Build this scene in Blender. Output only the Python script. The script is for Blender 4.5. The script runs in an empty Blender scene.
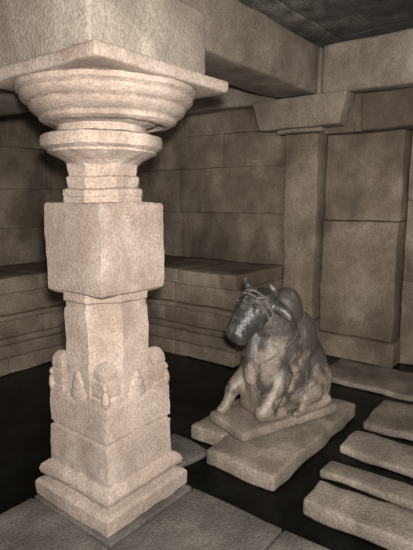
import bpy, bmesh, math, random
from mathutils import Vector, noise, Matrix, Euler
from mathutils.bvhtree import BVHTree
random.seed(7)
scene = bpy.context.scene
try:
    scene.view_settings.view_transform = 'Standard'
    scene.view_settings.look = 'None'
except Exception: pass

# ---------------------------------------------------------------- materials
def stone(name, c_dark, c_mid, c_light, scale=2.0, rough=0.85, bump=0.35, stain=None, stain_amt=0.0, stain_scale=1.5, fine=38, spec=0.25, stain_pos=0.5, top_dark=None, grain=.7, soft=.16):
    m = bpy.data.materials.new(name); m.use_nodes = True
    nt = m.node_tree; N = nt.nodes; L = nt.links
    b = N['Principled BSDF']
    tc = N.new('ShaderNodeTexCoord')
    n1 = N.new('ShaderNodeTexNoise'); n1.inputs['Scale'].default_value = scale; n1.inputs['Detail'].default_value = 8; n1.inputs['Roughness'].default_value = 0.65
    L.new(tc.outputs['Object'], n1.inputs['Vector'])
    r = N.new('ShaderNodeValToRGB')
    r.color_ramp.elements[0].position = 0.32; r.color_ramp.elements[0].color = (*c_dark, 1)
    r.color_ramp.elements[1].position = 0.68; r.color_ramp.elements[1].color = (*c_light, 1)
    e = r.color_ramp.elements.new(0.5); e.color = (*c_mid, 1)
    L.new(n1.outputs['Fac'], r.inputs['Fac'])
    n2 = N.new('ShaderNodeTexNoise'); n2.inputs['Scale'].default_value = fine; n2.inputs['Detail'].default_value = 4; n2.inputs['Roughness'].default_value = 0.8
    L.new(tc.outputs['Object'], n2.inputs['Vector'])
    r2 = N.new('ShaderNodeValToRGB')
    r2.color_ramp.elements[0].position = 0.34; r2.color_ramp.elements[0].color = (.42, .40, .38, 1)
    r2.color_ramp.elements[1].position = 0.60; r2.color_ramp.elements[1].color = (1.12, 1.12, 1.12, 1)
    L.new(n2.outputs['Fac'], r2.inputs['Fac'])
    mx = N.new('ShaderNodeMix'); mx.data_type = 'RGBA'; mx.blend_type = 'MULTIPLY'; mx.inputs['Factor'].default_value = grain
    L.new(r.outputs['Color'], mx.inputs['A']); L.new(r2.outputs['Color'], mx.inputs['B'])
    out = mx.outputs['Result']
    if stain:
        n3 = N.new('ShaderNodeTexNoise'); n3.inputs['Scale'].default_value = stain_scale; n3.inputs['Detail'].default_value = 7; n3.inputs['Roughness'].default_value = .62; n3.inputs['Distortion'].default_value = .3
        mp = N.new('ShaderNodeMapping'); mp.inputs['Location'].default_value = (3.1, 7.7, 1.3); mp.inputs['Scale'].default_value = (1, 1, .6)
        L.new(tc.outputs['Object'], mp.inputs['Vector']); L.new(mp.outputs['Vector'], n3.inputs['Vector'])
        fac = n3.outputs['Fac']
        if top_dark:   # soot / oil collects on the upper body
            sp = N.new('ShaderNodeSeparateXYZ'); L.new(tc.outputs['Object'], sp.inputs[0])
            mr = N.new('ShaderNodeMapRange'); mr.inputs['From Min'].default_value = top_dark[0]; mr.inputs['From Max'].default_value = top_dark[1]
            mr.inputs['To Min'].default_value = 0; mr.inputs['To Max'].default_value = top_dark[2]
            L.new(sp.outputs['Z'], mr.inputs['Value'])
            a = N.new('ShaderNodeMath'); a.operation = 'ADD'; L.new(fac, a.inputs[0]); L.new(mr.outputs[0], a.inputs[1]); fac = a.outputs[0]
        r3 = N.new('ShaderNodeValToRGB')
        r3.color_ramp.elements[0].position = stain_pos; r3.color_ramp.elements[0].color = (0, 0, 0, 1)
        r3.color_ramp.elements[1].position = stain_pos + soft; r3.color_ramp.elements[1].color = (stain_amt,) * 3 + (1,)
        L.new(fac, r3.inputs['Fac'])
        m3 = N.new('ShaderNodeMix'); m3.data_type = 'RGBA'
        L.new(r3.outputs['Color'], m3.inputs['Factor']); L.new(out, m3.inputs['A']); m3.inputs['B'].default_value = (*stain, 1)
        out = m3.outputs['Result']
    L.new(out, b.inputs['Base Color'])
    b.inputs['Roughness'].default_value = rough
    b.inputs['Specular IOR Level'].default_value = spec
    v = N.new('ShaderNodeTexVoronoi'); v.inputs['Scale'].default_value = fine * 1.3
    L.new(tc.outputs['Object'], v.inputs['Vector'])
    ad = N.new('ShaderNodeMath'); ad.operation = 'MULTIPLY_ADD'; ad.inputs[1].default_value = .5
    L.new(v.outputs['Distance'], ad.inputs[0]); L.new(n2.outputs['Fac'], ad.inputs[2])
    bp = N.new('ShaderNodeBump'); bp.inputs['Strength'].default_value = bump; bp.inputs['Distance'].default_value = 0.008
    L.new(ad.outputs[0], bp.inputs['Height']); L.new(bp.outputs['Normal'], b.inputs['Normal'])
    return m

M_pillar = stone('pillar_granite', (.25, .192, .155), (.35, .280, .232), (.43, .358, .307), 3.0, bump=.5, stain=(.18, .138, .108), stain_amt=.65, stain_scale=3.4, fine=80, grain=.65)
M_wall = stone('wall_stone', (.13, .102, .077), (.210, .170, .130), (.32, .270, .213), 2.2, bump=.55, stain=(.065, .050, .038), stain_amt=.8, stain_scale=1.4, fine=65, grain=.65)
M_beam = stone('beam_stone', (.18, .150, .118), (.27, .230, .186), (.38, .332, .272), 2.6, bump=.6, stain=(.12, .098, .077), stain_amt=.65, stain_scale=2.0, fine=65, grain=.65)
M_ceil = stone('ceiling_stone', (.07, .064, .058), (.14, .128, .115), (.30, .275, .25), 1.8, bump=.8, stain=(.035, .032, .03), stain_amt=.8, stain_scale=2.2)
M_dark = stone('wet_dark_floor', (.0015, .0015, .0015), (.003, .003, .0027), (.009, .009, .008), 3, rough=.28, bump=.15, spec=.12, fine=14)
M_slab = stone('paving_stone', (.12, .10, .082), (.19, .162, .134), (.29, .248, .205), 3, bump=.65, stain=(.07, .06, .051), stain_amt=.65, stain_scale=3.5, fine=65, grain=.7)
M_plat = stone('platform_stone', (.068, .061, .055), (.11, .099, .088), (.18, .161, .142), 3, bump=.65, stain=(.045, .041, .037), stain_amt=.6, stain_scale=3, fine=65, grain=.7)
M_bull = stone('carved_granite', (.12, .099, .080), (.20, .164, .132), (.31, .258, .210), 5, rough=.45, bump=.3, stain=(.036, .033, .030), stain_amt=.88, stain_scale=6.0, fine=80, stain_pos=.50, top_dark=(.40, .85, .15), spec=.45, soft=.08, grain=.55)
M_orn = stone('carved_ornament_granite', (.07, .062, .054), (.12, .103, .088), (.20, .172, .145), 9, rough=.55, bump=.3, fine=80)
M_head = stone('oiled_black_granite', (.020, .019, .018), (.044, .041, .038), (.13, .117, .102), 12, rough=.38, bump=.25, fine=80, spec=.5, grain=.5)
M_plinth = stone('plinth_stone', (.15, .124, .099), (.225, .188, .153), (.33, .281, .231), 4, bump=.65, stain=(.085, .073, .061), stain_amt=.6, stain_scale=4, fine=65, grain=.7)

# ---------------------------------------------------------------- mesh helpers
def rough_pts(bm, amp, freq=4.0, amp2=None, freq2=22.0):
    if amp2 is None: amp2 = amp * .35
    off = Vector((9, 3, 5))
    for v in bm.verts:
        p = v.co.copy()
        v.co = p + noise.noise_vector(p * freq) * amp + noise.noise_vector(p * freq2 + off) * amp2

def axis_pts(lo, hi, r, seg):
    a, b = lo + r, hi - r
    n = max(1, int(round((b - a) / seg)))
    return [lo, lo + r * .35] + [a + (b - a) * i / n for i in range(n + 1)] + [hi - r * .35, hi]

def rbox(bm, x0, x1, y0, y1, z0, z1, r=.012, seg=.09, rot=None, taper=None, T=None):
    r = min(r, (x1 - x0) * .45, (y1 - y0) * .45, (z1 - z0) * .45)
    A = [axis_pts(x0, x1, r, seg), axis_pts(y0, y1, r, seg), axis_pts(z0, z1, r, seg)]
    nx, ny, nz = map(len, A)
    lo = Vector((x0 + r, y0 + r, z0 + r)); hi = Vector((x1 - r, y1 - r, z1 - r))
    cache = {}
    c = Vector(((x0 + x1) / 2, (y0 + y1) / 2, (z0 + z1) / 2))
    def V(i, j, k):
        key = (i, j, k)
        if key not in cache:
            p = Vector((A[0][i], A[1][j], A[2][k]))
            q = Vector([min(max(p[t], lo[t]), hi[t]) for t in range(3)])
            d = p - q
            if d.length > 1e-9:
                p = q + d.normalized() * r
            if taper:
                f = (p.z - z0) / (z1 - z0); s = taper + (1 - taper) * f
                p.x = c.x + (p.x - c.x) * s; p.y = c.y + (p.y - c.y) * s
            if rot:
                p = c + Matrix.Rotation(rot, 3, 'Z') @ (p - c)
            if T: p = T @ p
            cache[key] = bm.verts.new(p)
        return cache[key]
    def quad(a, b_, c_, d_):
        try: bm.faces.new((a, b_, c_, d_))
        except ValueError: pass
    for i in range(nx - 1):
        for j in range(ny - 1):
            quad(V(i, j, 0), V(i, j + 1, 0), V(i + 1, j + 1, 0), V(i + 1, j, 0))
            quad(V(i, j, nz - 1), V(i + 1, j, nz - 1), V(i + 1, j + 1, nz - 1), V(i, j + 1, nz - 1))
    for i in range(nx - 1):
        for k in range(nz - 1):
            quad(V(i, 0, k), V(i + 1, 0, k), V(i + 1, 0, k + 1), V(i, 0, k + 1))
            quad(V(i, ny - 1, k), V(i, ny - 1, k + 1), V(i + 1, ny - 1, k + 1), V(i + 1, ny - 1, k))
    for j in range(ny - 1):
        for k in range(nz - 1):
            quad(V(0, j, k), V(0, j, k + 1), V(0, j + 1, k + 1), V(0, j + 1, k))
            quad(V(nx - 1, j, k), V(nx - 1, j + 1, k), V(nx - 1, j + 1, k + 1), V(nx - 1, j, k + 1))

def loft(bm, cx, cy, prof, shape='circle', n=64, step=.03):
    P = [prof[0]]
    for (r0, z0), (r1, z1) in zip(prof[:-1], prof[1:]):
        k = max(1, int(math.hypot(r1 - r0, z1 - z0) / step))
        for i in range(1, k + 1):
            P.append((r0 + (r1 - r0) * i / k, z0 + (z1 - z0) * i / k))
    def rad(a):
        if shape == 'square': return 1 / max(abs(math.cos(a)), abs(math.sin(a)))
        if shape == 'oct':
            b = (a + math.pi / 8) % (math.pi / 4) - math.pi / 8
            return 1 / math.cos(b)
        return 1
    rings = []
    for r, z in P:
        rings.append([bm.verts.new((cx + r * rad(2 * math.pi * i / n) * math.cos(2 * math.pi * i / n),
                                    cy + r * rad(2 * math.pi * i / n) * math.sin(2 * math.pi * i / n), z)) for i in range(n)])
    for a, b in zip(rings[:-1], rings[1:]):
        for i in range(n):
            bm.faces.new((a[i], a[(i + 1) % n], b[(i + 1) % n], b[i]))
    bm.faces.new(list(reversed(rings[0]))); bm.faces.new(rings[-1])

def finish(bm, name, mat, parent=None, sharp=38):
    bmesh.ops.recalc_face_normals(bm, faces=bm.faces)
    me = bpy.data.meshes.new(name)
    for f in bm.faces: f.smooth = True
    bm.to_mesh(me); bm.free()
    if sharp: me.set_sharp_from_angle(angle=math.radians(sharp))
    me.materials.append(mat)
    ob = bpy.data.objects.new(name, me)
    scene.collection.objects.link(ob)
    if parent: ob.parent = parent
    return ob

FZ = -0.05
# ---------------------------------------------------------------- floor
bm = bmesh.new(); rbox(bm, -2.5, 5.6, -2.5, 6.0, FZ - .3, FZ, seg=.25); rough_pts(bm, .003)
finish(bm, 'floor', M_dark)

bm = bmesh.new()
def pv(x0, x1, y0, y1, z0=FZ, z1=0.0, dz=.006):
    rbox(bm, x0 + .004, x1 - .004, y0 + .004, y1 - .004, z0, z1 + random.uniform(-dz, dz) * .5, r=.012, seg=.08)
pv(.95, 1.86, .98, 1.52); pv(1.3, 1.86, .2, .98); pv(.6, 1.30, .2, .98)
pv(.3, .95, .98, 1.52); pv(.2, 1.28, 1.52, 2.12); pv(1.28, 1.86, 1.52, 2.12)
pv(1.25, 1.86, -.8, .2); pv(.4, 1.25, -.8, .2); pv(-.6, .2, .3, 2.1)
rough_pts(bm, .008)
finish(bm, 'trim_floor_platform', M_plat)

# ---------------------------------------------------------------- walls
def courses_y(bm, X, depth, ya, yb, zs, wmin=.5, wmax=1.1, jit=.015):
    for z0, z1 in zip(zs[:-1], zs[1:]):
        y = ya
        while y < yb - 1e-6:
            w = random.uniform(wmin, wmax)
            if yb - (y + w) < wmin * .6: w = yb - y
            j = random.uniform(-jit, jit)
            rbox(bm, X + j, X + depth, y, y + w, z0, z1, r=.010)
            y += w
def courses_x(bm, Y, depth, xa, xb, zs, wmin=.5, wmax=1.1, jit=.015):
    for z0, z1 in zip(zs[:-1], zs[1:]):
        x = xa
        while x < xb - 1e-6:
            w = random.uniform(wmin, wmax)
            if xb - (x + w) < wmin * .6: w = xb - x
            j = random.uniform(-jit, jit)
            rbox(bm, x, x + w, Y + j, Y + depth, z0, z1, r=.010)
            x += w

CZ = 2.9
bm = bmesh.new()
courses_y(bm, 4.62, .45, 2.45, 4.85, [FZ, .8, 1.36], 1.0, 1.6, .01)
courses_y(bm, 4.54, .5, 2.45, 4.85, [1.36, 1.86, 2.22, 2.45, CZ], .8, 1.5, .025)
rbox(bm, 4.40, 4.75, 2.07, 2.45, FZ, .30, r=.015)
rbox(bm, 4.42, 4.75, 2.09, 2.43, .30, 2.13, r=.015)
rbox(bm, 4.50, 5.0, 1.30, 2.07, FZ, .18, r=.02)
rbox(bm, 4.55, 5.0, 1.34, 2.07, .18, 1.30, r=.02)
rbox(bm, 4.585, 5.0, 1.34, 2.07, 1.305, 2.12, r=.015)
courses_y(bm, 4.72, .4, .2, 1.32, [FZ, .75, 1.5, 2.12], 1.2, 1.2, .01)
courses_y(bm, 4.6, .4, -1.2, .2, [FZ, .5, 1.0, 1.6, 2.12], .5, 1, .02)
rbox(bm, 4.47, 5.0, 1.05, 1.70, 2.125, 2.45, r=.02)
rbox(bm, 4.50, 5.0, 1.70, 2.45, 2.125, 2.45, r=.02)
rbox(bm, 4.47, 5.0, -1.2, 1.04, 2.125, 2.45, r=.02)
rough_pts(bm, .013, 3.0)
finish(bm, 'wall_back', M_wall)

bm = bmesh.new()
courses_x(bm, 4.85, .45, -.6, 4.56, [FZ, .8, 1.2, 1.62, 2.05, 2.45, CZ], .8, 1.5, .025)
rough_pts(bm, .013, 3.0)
finish(bm, 'wall_left', M_wall)

bm = bmesh.new()
rbox(bm, 4.24, 4.46, 1.74, 2.72, 2.17, 2.445, r=.02, taper=.84)
rbox(bm, 4.34, 4.46, 2.02, 2.49, 2.135, 2.18, r=.015)
rough_pts(bm, .010, 4)
finish(bm, 'trim_pilaster_capital', M_beam)

def bench(name, axis, front, back, a0, a1):
    bm = bmesh.new()
    L = [(FZ, .09, -.02), (.09, .205, .0), (.205, .26, .03), (.26, .43, .055), (.43, .475, .0), (.475, .68, .06), (.68, .82, -.01)]
    for z0, z1, off in L:
        a = a0
        while a < a1 - 1e-6:
            w = random.uniform(.7, 1.3)
            if a1 - (a + w) < .5: w = a1 - a
            if axis == 'y': rbox(bm, front + off, back, a, a + w, z0, z1, r=.014)
            else: rbox(bm, a, a + w, front + off, back, z0, z1, r=.014)
            a += w
    rough_pts(bm, .012, 3.2)
    return finish(bm, name, M_wall)
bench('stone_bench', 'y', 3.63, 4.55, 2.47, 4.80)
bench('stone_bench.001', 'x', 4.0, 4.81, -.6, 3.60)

# ---------------------------------------------------------------- ceiling and beams
bm = bmesh.new()
x = -1.5
for w in (2.2, 1.6, 2.0, 1.4):
    rbox(bm, x, x + w, -2.5, 1.9, CZ + random.uniform(0, .03), CZ + .3, r=.02, seg=.14)
    rbox(bm, x, x + w, 1.9, 5.6, CZ + random.uniform(0, .03), CZ + .3, r=.02, seg=.14)
    x += w
rough_pts(bm, .02, 2.0)
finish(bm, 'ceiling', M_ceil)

bm = bmesh.new(); rbox(bm, 1.96, 4.33, 2.05, 2.50, 2.455, CZ - .02, r=.03); rough_pts(bm, .014, 3)
finish(bm, 'trim_beam_span', M_beam)
bm = bmesh.new()
rbox(bm, 4.36, 4.54, -1.2, 2.04, 2.455, CZ - .02, r=.025)
rbox(bm, 4.36, 4.54, 2.05, 4.8, 2.455, CZ - .02, r=.025); rough_pts(bm, .012, 3)
finish(bm, 'trim_beam_wall', M_beam)
PX, PY = 1.571, 1.83
bm = bmesh.new()
rbox(bm, 1.24, 1.90, 2.24, 4.82, 2.065, 2.37, r=.025)
rbox(bm, 1.23, 1.93, 1.49, 2.23, 2.065, 2.37, r=.025)
rbox(bm, 1.29, 1.85, 1.60, 4.82, 2.375, CZ - .02, r=.025)
rough_pts(bm, .014, 3)
finish(bm, 'trim_beam_cross', M_beam)

# ---------------------------------------------------------------- pillar
bm = bmesh.new()
sx, sy = PX + .022, PY - .024
rbox(bm, sx - .400, sx + .400, sy - .400, sy + .400, 2.000, 2.055, r=.015, seg=.05)
loft(bm, sx, sy, [(.24, 1.852), (.262, 1.836), (.290, 1.838), (.310, 1.850), (.316, 1.864), (.312, 1.870), (.332, 1.880), (.352, 1.896), (.360, 1.912), (.355, 1.918), (.376, 1.928), (.390, 1.944), (.393, 1.956), (.388, 1.962), (.403, 1.972), (.406, 1.990), (.38, 2.005)], n=96, step=.010)
loft(bm, PX, PY, [(.205, 1.80), (.205, 1.83), (.25, 1.842), (.28, 1.86)], n=96, step=.015)
loft(bm, PX, PY, [(.160, 1.655), (.18, 1.675), (.225, 1.70), (.250, 1.713), (.252, 1.722), (.277, 1.735), (.281, 1.758), (.275, 1.785), (.25, 1.793), (.20, 1.80)], n=96, step=.012)
loft(bm, PX, PY, [(.178, 1.48), (.178, 1.515), (.182, 1.52), (.182, 1.545), (.160, 1.555), (.165, 1.58), (.165, 1.60), (.152, 1.608), (.156, 1.63), (.160, 1.66)], 'oct', n=96, step=.012)
loft(bm, PX, PY, [(.18, 1.07), (.196, 1.082), (.199, 1.095), (.197, 1.475), (.19, 1.487), (.17, 1.49)], 'square', step=.03)
loft(bm, PX, PY, [(.192, .50), (.192, 1.0), (.184, 1.01), (.184, 1.03), (.194, 1.04), (.194, 1.075)], 'oct', step=.03)
loft(bm, PX, PY, [(.222, .16), (.216, .175), (.212, .385), (.202, .390), (.202, .402), (.210, .41), (.208, .56), (.20, .575), (.19, .58)], 'square', step=.02)
loft(bm, PX, PY, [(.258, .0), (.272, .012), (.272, .080), (.258, .096), (.228, .104), (.228, .122), (.250, .130), (.256, .152), (.250, .172), (.230, .190), (.214, .20)], 'square', step=.02)
for dx in (-1, 1):
    for dy in (-1, 1):
        cx, cy = PX + dx * .158, PY + dy * .158
        loft(bm, cx, cy, [(.048, .54), (.048, .60), (.042, .606), (.042, .614), (.046, .62), (.046, .68), (.038, .688), (.038, .696), (.040, .702), (.036, .735), (.022, .76), (.008, .77)], 'square', n=32, step=.02)
        # little carved figure on the corner block: body and head
        ellc = Vector((cx + dx * .040, cy + dy * .040, .61))
        bmesh.ops.create_uvsphere(bm, u_segments=14, v_segments=10, radius=1, matrix=Matrix.Translation(ellc) @ Matrix.Diagonal((.020, .020, .042, 1)))
        bmesh.ops.create_uvsphere(bm, u_segments=12, v_segments=8, radius=.016, matrix=Matrix.Translation(ellc + Vector((0, 0, .055))))
# flat leaf-shaped relief on each face, lying against the octagonal shaft
for ax, s in (('x', -1), ('x', 1), ('y', -1), ('y', 1)):
    cx = PX + (s * .192 if ax == 'x' else 0); cy = PY + (s * .192 if ax == 'y' else 0)
    fl = (.016, .055) if ax == 'x' else (.055, .016)
    for dz, k in ((0, 1.0), (.05, .72), (.09, .45)):
        bmesh.ops.create_uvsphere(bm, u_segments=20, v_segments=12, radius=1,
            matrix=Matrix.Translation((cx, cy, .585 + dz)) @ Matrix.Diagonal((fl[0] if ax == 'x' else fl[0] * k, fl[1] * k if ax == 'x' else fl[1], .05 * k + .005, 1)))
rough_pts(bm, .008, 5, .004, 24)
finish(bm, 'stone_pillar', M_pillar, sharp=30)

# ---------------------------------------------------------------- plinth & paving slabs
def slab(name, boxes, mat=M_slab, amp=.014):
    bm = bmesh.new()
    for b in boxes:
        rbox(bm, *b[:6], r=.018, seg=.05, rot=(b[6] if len(b) > 6 else None))
    rough_pts(bm, amp, 5)
    return finish(bm, name, mat)
slab('bull_plinth', [(2.13, 3.30, 1.19, 1.66, FZ, .050), (2.32, 3.24, 1.665, 1.93, FZ, .048)], M_plinth, .012)
slab('paving_slab', [(2.06, 2.29, .25, 1.0, FZ, .035, .02)])
slab('paving_slab.001', [(2.42, 2.57, .2, 1.07, FZ, .0)], M_slab)
slab('paving_slab.002', [(2.72, 3.01, .3, 1.09, FZ, .0, -.04)], M_slab)
slab('paving_slab.003', [(3.16, 3.66, .45, 1.10, FZ, .0, .05)], M_slab)
slab('paving_slab.004', [(3.82, 4.38, .7, 1.75, FZ, .0)], M_slab)
slab('paving_slab.005', [(1.95, 2.25, 1.72, 2.05, FZ, -.01, -.15)], M_plat)

# ---------------------------------------------------------------- Nandi bull statue
bull = bpy.data.objects.new('nandi_bull_statue', None); scene.collection.objects.link(bull)
Yc = 1.42
TB = Matrix.Translation((2.745, 1.51, .075)) @ Matrix.Rotation(math.radians(-20), 4, 'Z') @ Matrix.Diagonal((.84, .93, .99, 1)) @ Matrix.Translation((-2.62, -Yc, -.10))

def ellipsoid(bm, c, r, rot=(0, 0, 0), seg=24):
    M = Matrix.Translation(c) @ Euler(rot).to_matrix().to_4x4() @ Matrix.Diagonal((*r, 1))
    bmesh.ops.create_uvsphere(bm, u_segments=seg, v_segments=seg // 2, radius=1, matrix=M)
def limb(bm, pts, seg=14):
    for (p0, r0), (p1, r1) in zip(pts[:-1], pts[1:]):
        p0 = Vector(p0); p1 = Vector(p1)
        k = max(2, int((p1 - p0).length / (min(r0, r1) * .4)))
        for i in range(k + 1):
            t = i / k
            bmesh.ops.create_uvsphere(bm, u_segments=seg, v_segments=seg // 2, radius=r0 + (r1 - r0) * t, matrix=Matrix.Translation(p0.lerp(p1, t)))
def fused(bm, name, mat, voxel=.009, smooth=4, amp=.003):
    me = bpy.data.meshes.new('tmp'); bm.to_mesh(me); bm.free()
    ob = bpy.data.objects.new('tmp', me); scene.collection.objects.link(ob)
    m = ob.modifiers.new('r', 'REMESH'); m.mode = 'VOXEL'; m.voxel_size = voxel; m.use_smooth_shade = True
    s = ob.modifiers.new('s', 'SMOOTH'); s.factor = .5; s.iterations = smooth
    dg = bpy.context.evaluated_depsgraph_get()
    me2 = bpy.data.meshes.new_from_object(ob.evaluated_get(dg))
    bpy.data.objects.remove(ob)
    b2 = bmesh.new(); b2.from_mesh(me2)
    rough_pts(b2, amp, 8, amp * .4, 40)
    bvh = BVHTree.FromBMesh(b2)
    b2.transform(TB)
    o = finish(b2, name, mat, bull, sharp=None)
    return o, bvh

bm = bmesh.new()
ellipsoid(bm, (2.66, Yc, .40), (.34, .190, .26))
ellipsoid(bm, (2.48, Yc, .47), (.17, .180, .30))
ellipsoid(bm, (2.84, Yc, .40), (.21, .190, .27))
ellipsoid(bm, (2.76, Yc, .60), (.21, .170, .22))
ellipsoid(bm, (2.66, Yc, .81), (.14, .115, .17), (0, .25, 0))       # hump
limb(bm, [((2.58, Yc, .60), .195), ((2.54, Yc, .72), .175), ((2.47, Yc, .80), .145)])
limb(bm, [((2.36, Yc, .68), .045), ((2.33, Yc, .56), .05), ((2.33, Yc, .42), .05)])
limb(bm, [((2.50, 1.30, .44), .095), ((2.38, 1.275, .28), .07), ((2.32, 1.275, .235), .058)])
limb(bm, [((2.32, 1.275, .22), .05), ((2.44, 1.262, .205), .038), ((2.50, 1.262, .205), .042)])
limb(bm, [((2.48, 1.54, .44), .09), ((2.33, 1.56, .34), .065), ((2.27, 1.565, .30), .052)])
limb(bm, [((2.27, 1.565, .29), .048), ((2.23, 1.565, .22), .038), ((2.21, 1.565, .20), .042)])
ellipsoid(bm, (2.19, 1.565, .185), (.055, .036, .03))
for sgn, yy in ((-1, 1.275), (1, 1.565)):
    ellipsoid(bm, (2.86, yy, .34), (.155, .07, .165), (0, .2, 0))
    limb(bm, [((2.80, yy + sgn * .02, .30), .08), ((2.70, yy + sgn * .03, .27), .058)])
    limb(bm, [((2.90, yy + sgn * .04, .215), .04), ((2.74, yy + sgn * .045, .20), .034), ((2.66, yy + sgn * .045, .20), .036)])
    ellipsoid(bm, (2.62, yy + sgn * .045, .185), (.05, .033, .028))
limb(bm, [((3.0, Yc, .50), .03), ((3.03, 1.36, .36), .022), ((2.98, 1.27, .24), .022), ((2.93, 1.225, .22), .032)])
rbox(bm, 2.34, 2.98, 1.30, 1.57, .166, .34, r=.03)
body, bvh = fused(bm, 'body', M_bull, amp=.003)

bm = bmesh.new()
limb(bm, [((2.43, Yc, .865), .132), ((2.36, Yc, .850), .126), ((2.29, Yc, .805), .106), ((2.215, Yc, .740), .086)])
ellipsoid(bm, (2.185, Yc, .722), (.055, .088, .055), (0, .5, 0))
ellipsoid(bm, (2.220, Yc, .677), (.050, .062, .030), (0, .5, 0))
ellipsoid(bm, (2.36, Yc, .950), (.080, .110, .035))
for s in (-1, 1):
    ellipsoid(bm, (2.305, Yc + s * .102, .860), (.036, .018, .026), (0, .6, 0))
    ellipsoid(bm, (2.308, Yc + s * .099, .894), (.050, .022, .012), (0, .5, 0))
    ellipsoid(bm, (2.305, Yc + s * .097, .824), (.046, .018, .010), (0, .6, 0))
    limb(bm, [((2.42, Yc + s * .095, .94), .042), ((2.42, Yc + s * .135, .975), .032), ((2.40, Yc + s * .145, 1.005), .024), ((2.38, Yc + s * .130, 1.035), .014)])
    limb(bm, [((2.44, Yc + s * .115, .885), .028), ((2.48, Yc + s * .165, .865), .034), ((2.50, Yc + s * .20, .84), .024), ((2.50, Yc + s * .21, .82), .012)])
    ellipsoid(bm, (2.148, Yc + s * .042, .744), (.015, .019, .014))
head, bvh_h = fused(bm, 'head', M_head, voxel=.007, smooth=3, amp=.002)

def ring_points(c, axis, ref, n, tree, R=.5, a0=0, a1=2 * math.pi):
    axis = Vector(axis).normalized(); u = Vector(ref); u = (u - axis * u.dot(axis)).normalized(); w = axis.cross(u)
    out = []
    for i in range(n):
        a = a0 + (a1 - a0) * i / n
        d = u * math.cos(a) + w * math.sin(a); o = Vector(c) + d * R
        h = tree.ray_cast(o, -d)
        if h[0] is not None: out.append((h[0], h[1]))
    return out
def beads(pts, r):
    for p, nrm in pts:
        bmesh.ops.create_uvsphere(bm, u_segments=8, v_segments=6, radius=r, matrix=Matrix.Translation(p - nrm * r * .35))
# worn low-relief necklace
bm = bmesh.new()
beads(ring_points((2.55, Yc, .66), (-.50, 0, .86), (0, 1, 0), 110, bvh), .009)
bm.transform(TB)
finish(bm, 'carved_necklace', M_bull, bull, sharp=None)
bm = bmesh.new()
beads(ring_points((2.41, Yc, .865), (-.8, 0, -.5), (0, 1, 0), 48, bvh_h), .012)
beads(ring_points((2.37, Yc, .85), (-.8, 0, -.5), (0, 1, 0), 46, bvh_h), .010)
for t in range(7):
    h = bvh_h.ray_cast(Vector((2.37 - t * .018, Yc, 1.2)), Vector((0, 0, -1)))
    if h[0] is not None: beads([(h[0], h[1])], .010)
bm.transform(TB)
finish(bm, 'head_ornaments', M_orn, bull, sharp=None)
bm = bmesh.new()
rbox(bm, 2.10, 3.06, 1.225, 1.625, .10, .166, r=.02, seg=.05); rough_pts(bm, .006, 6)
bm.transform(TB)
finish(bm, 'seat', M_plinth, bull)

# ---------------------------------------------------------------- camera
cam = bpy.data.cameras.new('camera'); co = bpy.data.objects.new('camera', cam); scene.collection.objects.link(co)
cam.sensor_fit = 'VERTICAL'; cam.sensor_height = 24; cam.sensor_width = 18; cam.lens = 24 * 490 / 550
co.location = (0, 0, 1.5)
co.rotation_euler = (math.radians(90 - 8.7), 0, math.radians(-52.3))
cam.clip_start = .05
scene.camera = co

# ---------------------------------------------------------------- light
def area(name, loc, target, size, power, col):
    l = bpy.data.lights.new(name, 'AREA'); l.size = size; l.energy = power; l.color = col
    o = bpy.data.objects.new(name, l); o.location = loc
    o.rotation_euler = (Vector(target) - Vector(loc)).to_track_quat('-Z', 'Y').to_euler()
    scene.collection.objects.link(o); return o
area('camera_flash', (.0, -.05, 1.62), (3.8, 1.6, 1.1), .08, 150, (1, .955, .91))
area('fill_light', (-.6, -2.0, 1.8), (3.6, 2.2, 1.0), 1.6, 85, (1, .93, .86))  # added fill behind the camera to lighten right-hand faces; no doorway modelled
w = bpy.data.worlds.new('world'); scene.world = w; w.use_nodes = True
w.node_tree.nodes['Background'].inputs['Color'].default_value = (1, .95, .9, 1)
w.node_tree.nodes['Background'].inputs['Strength'].default_value = .14
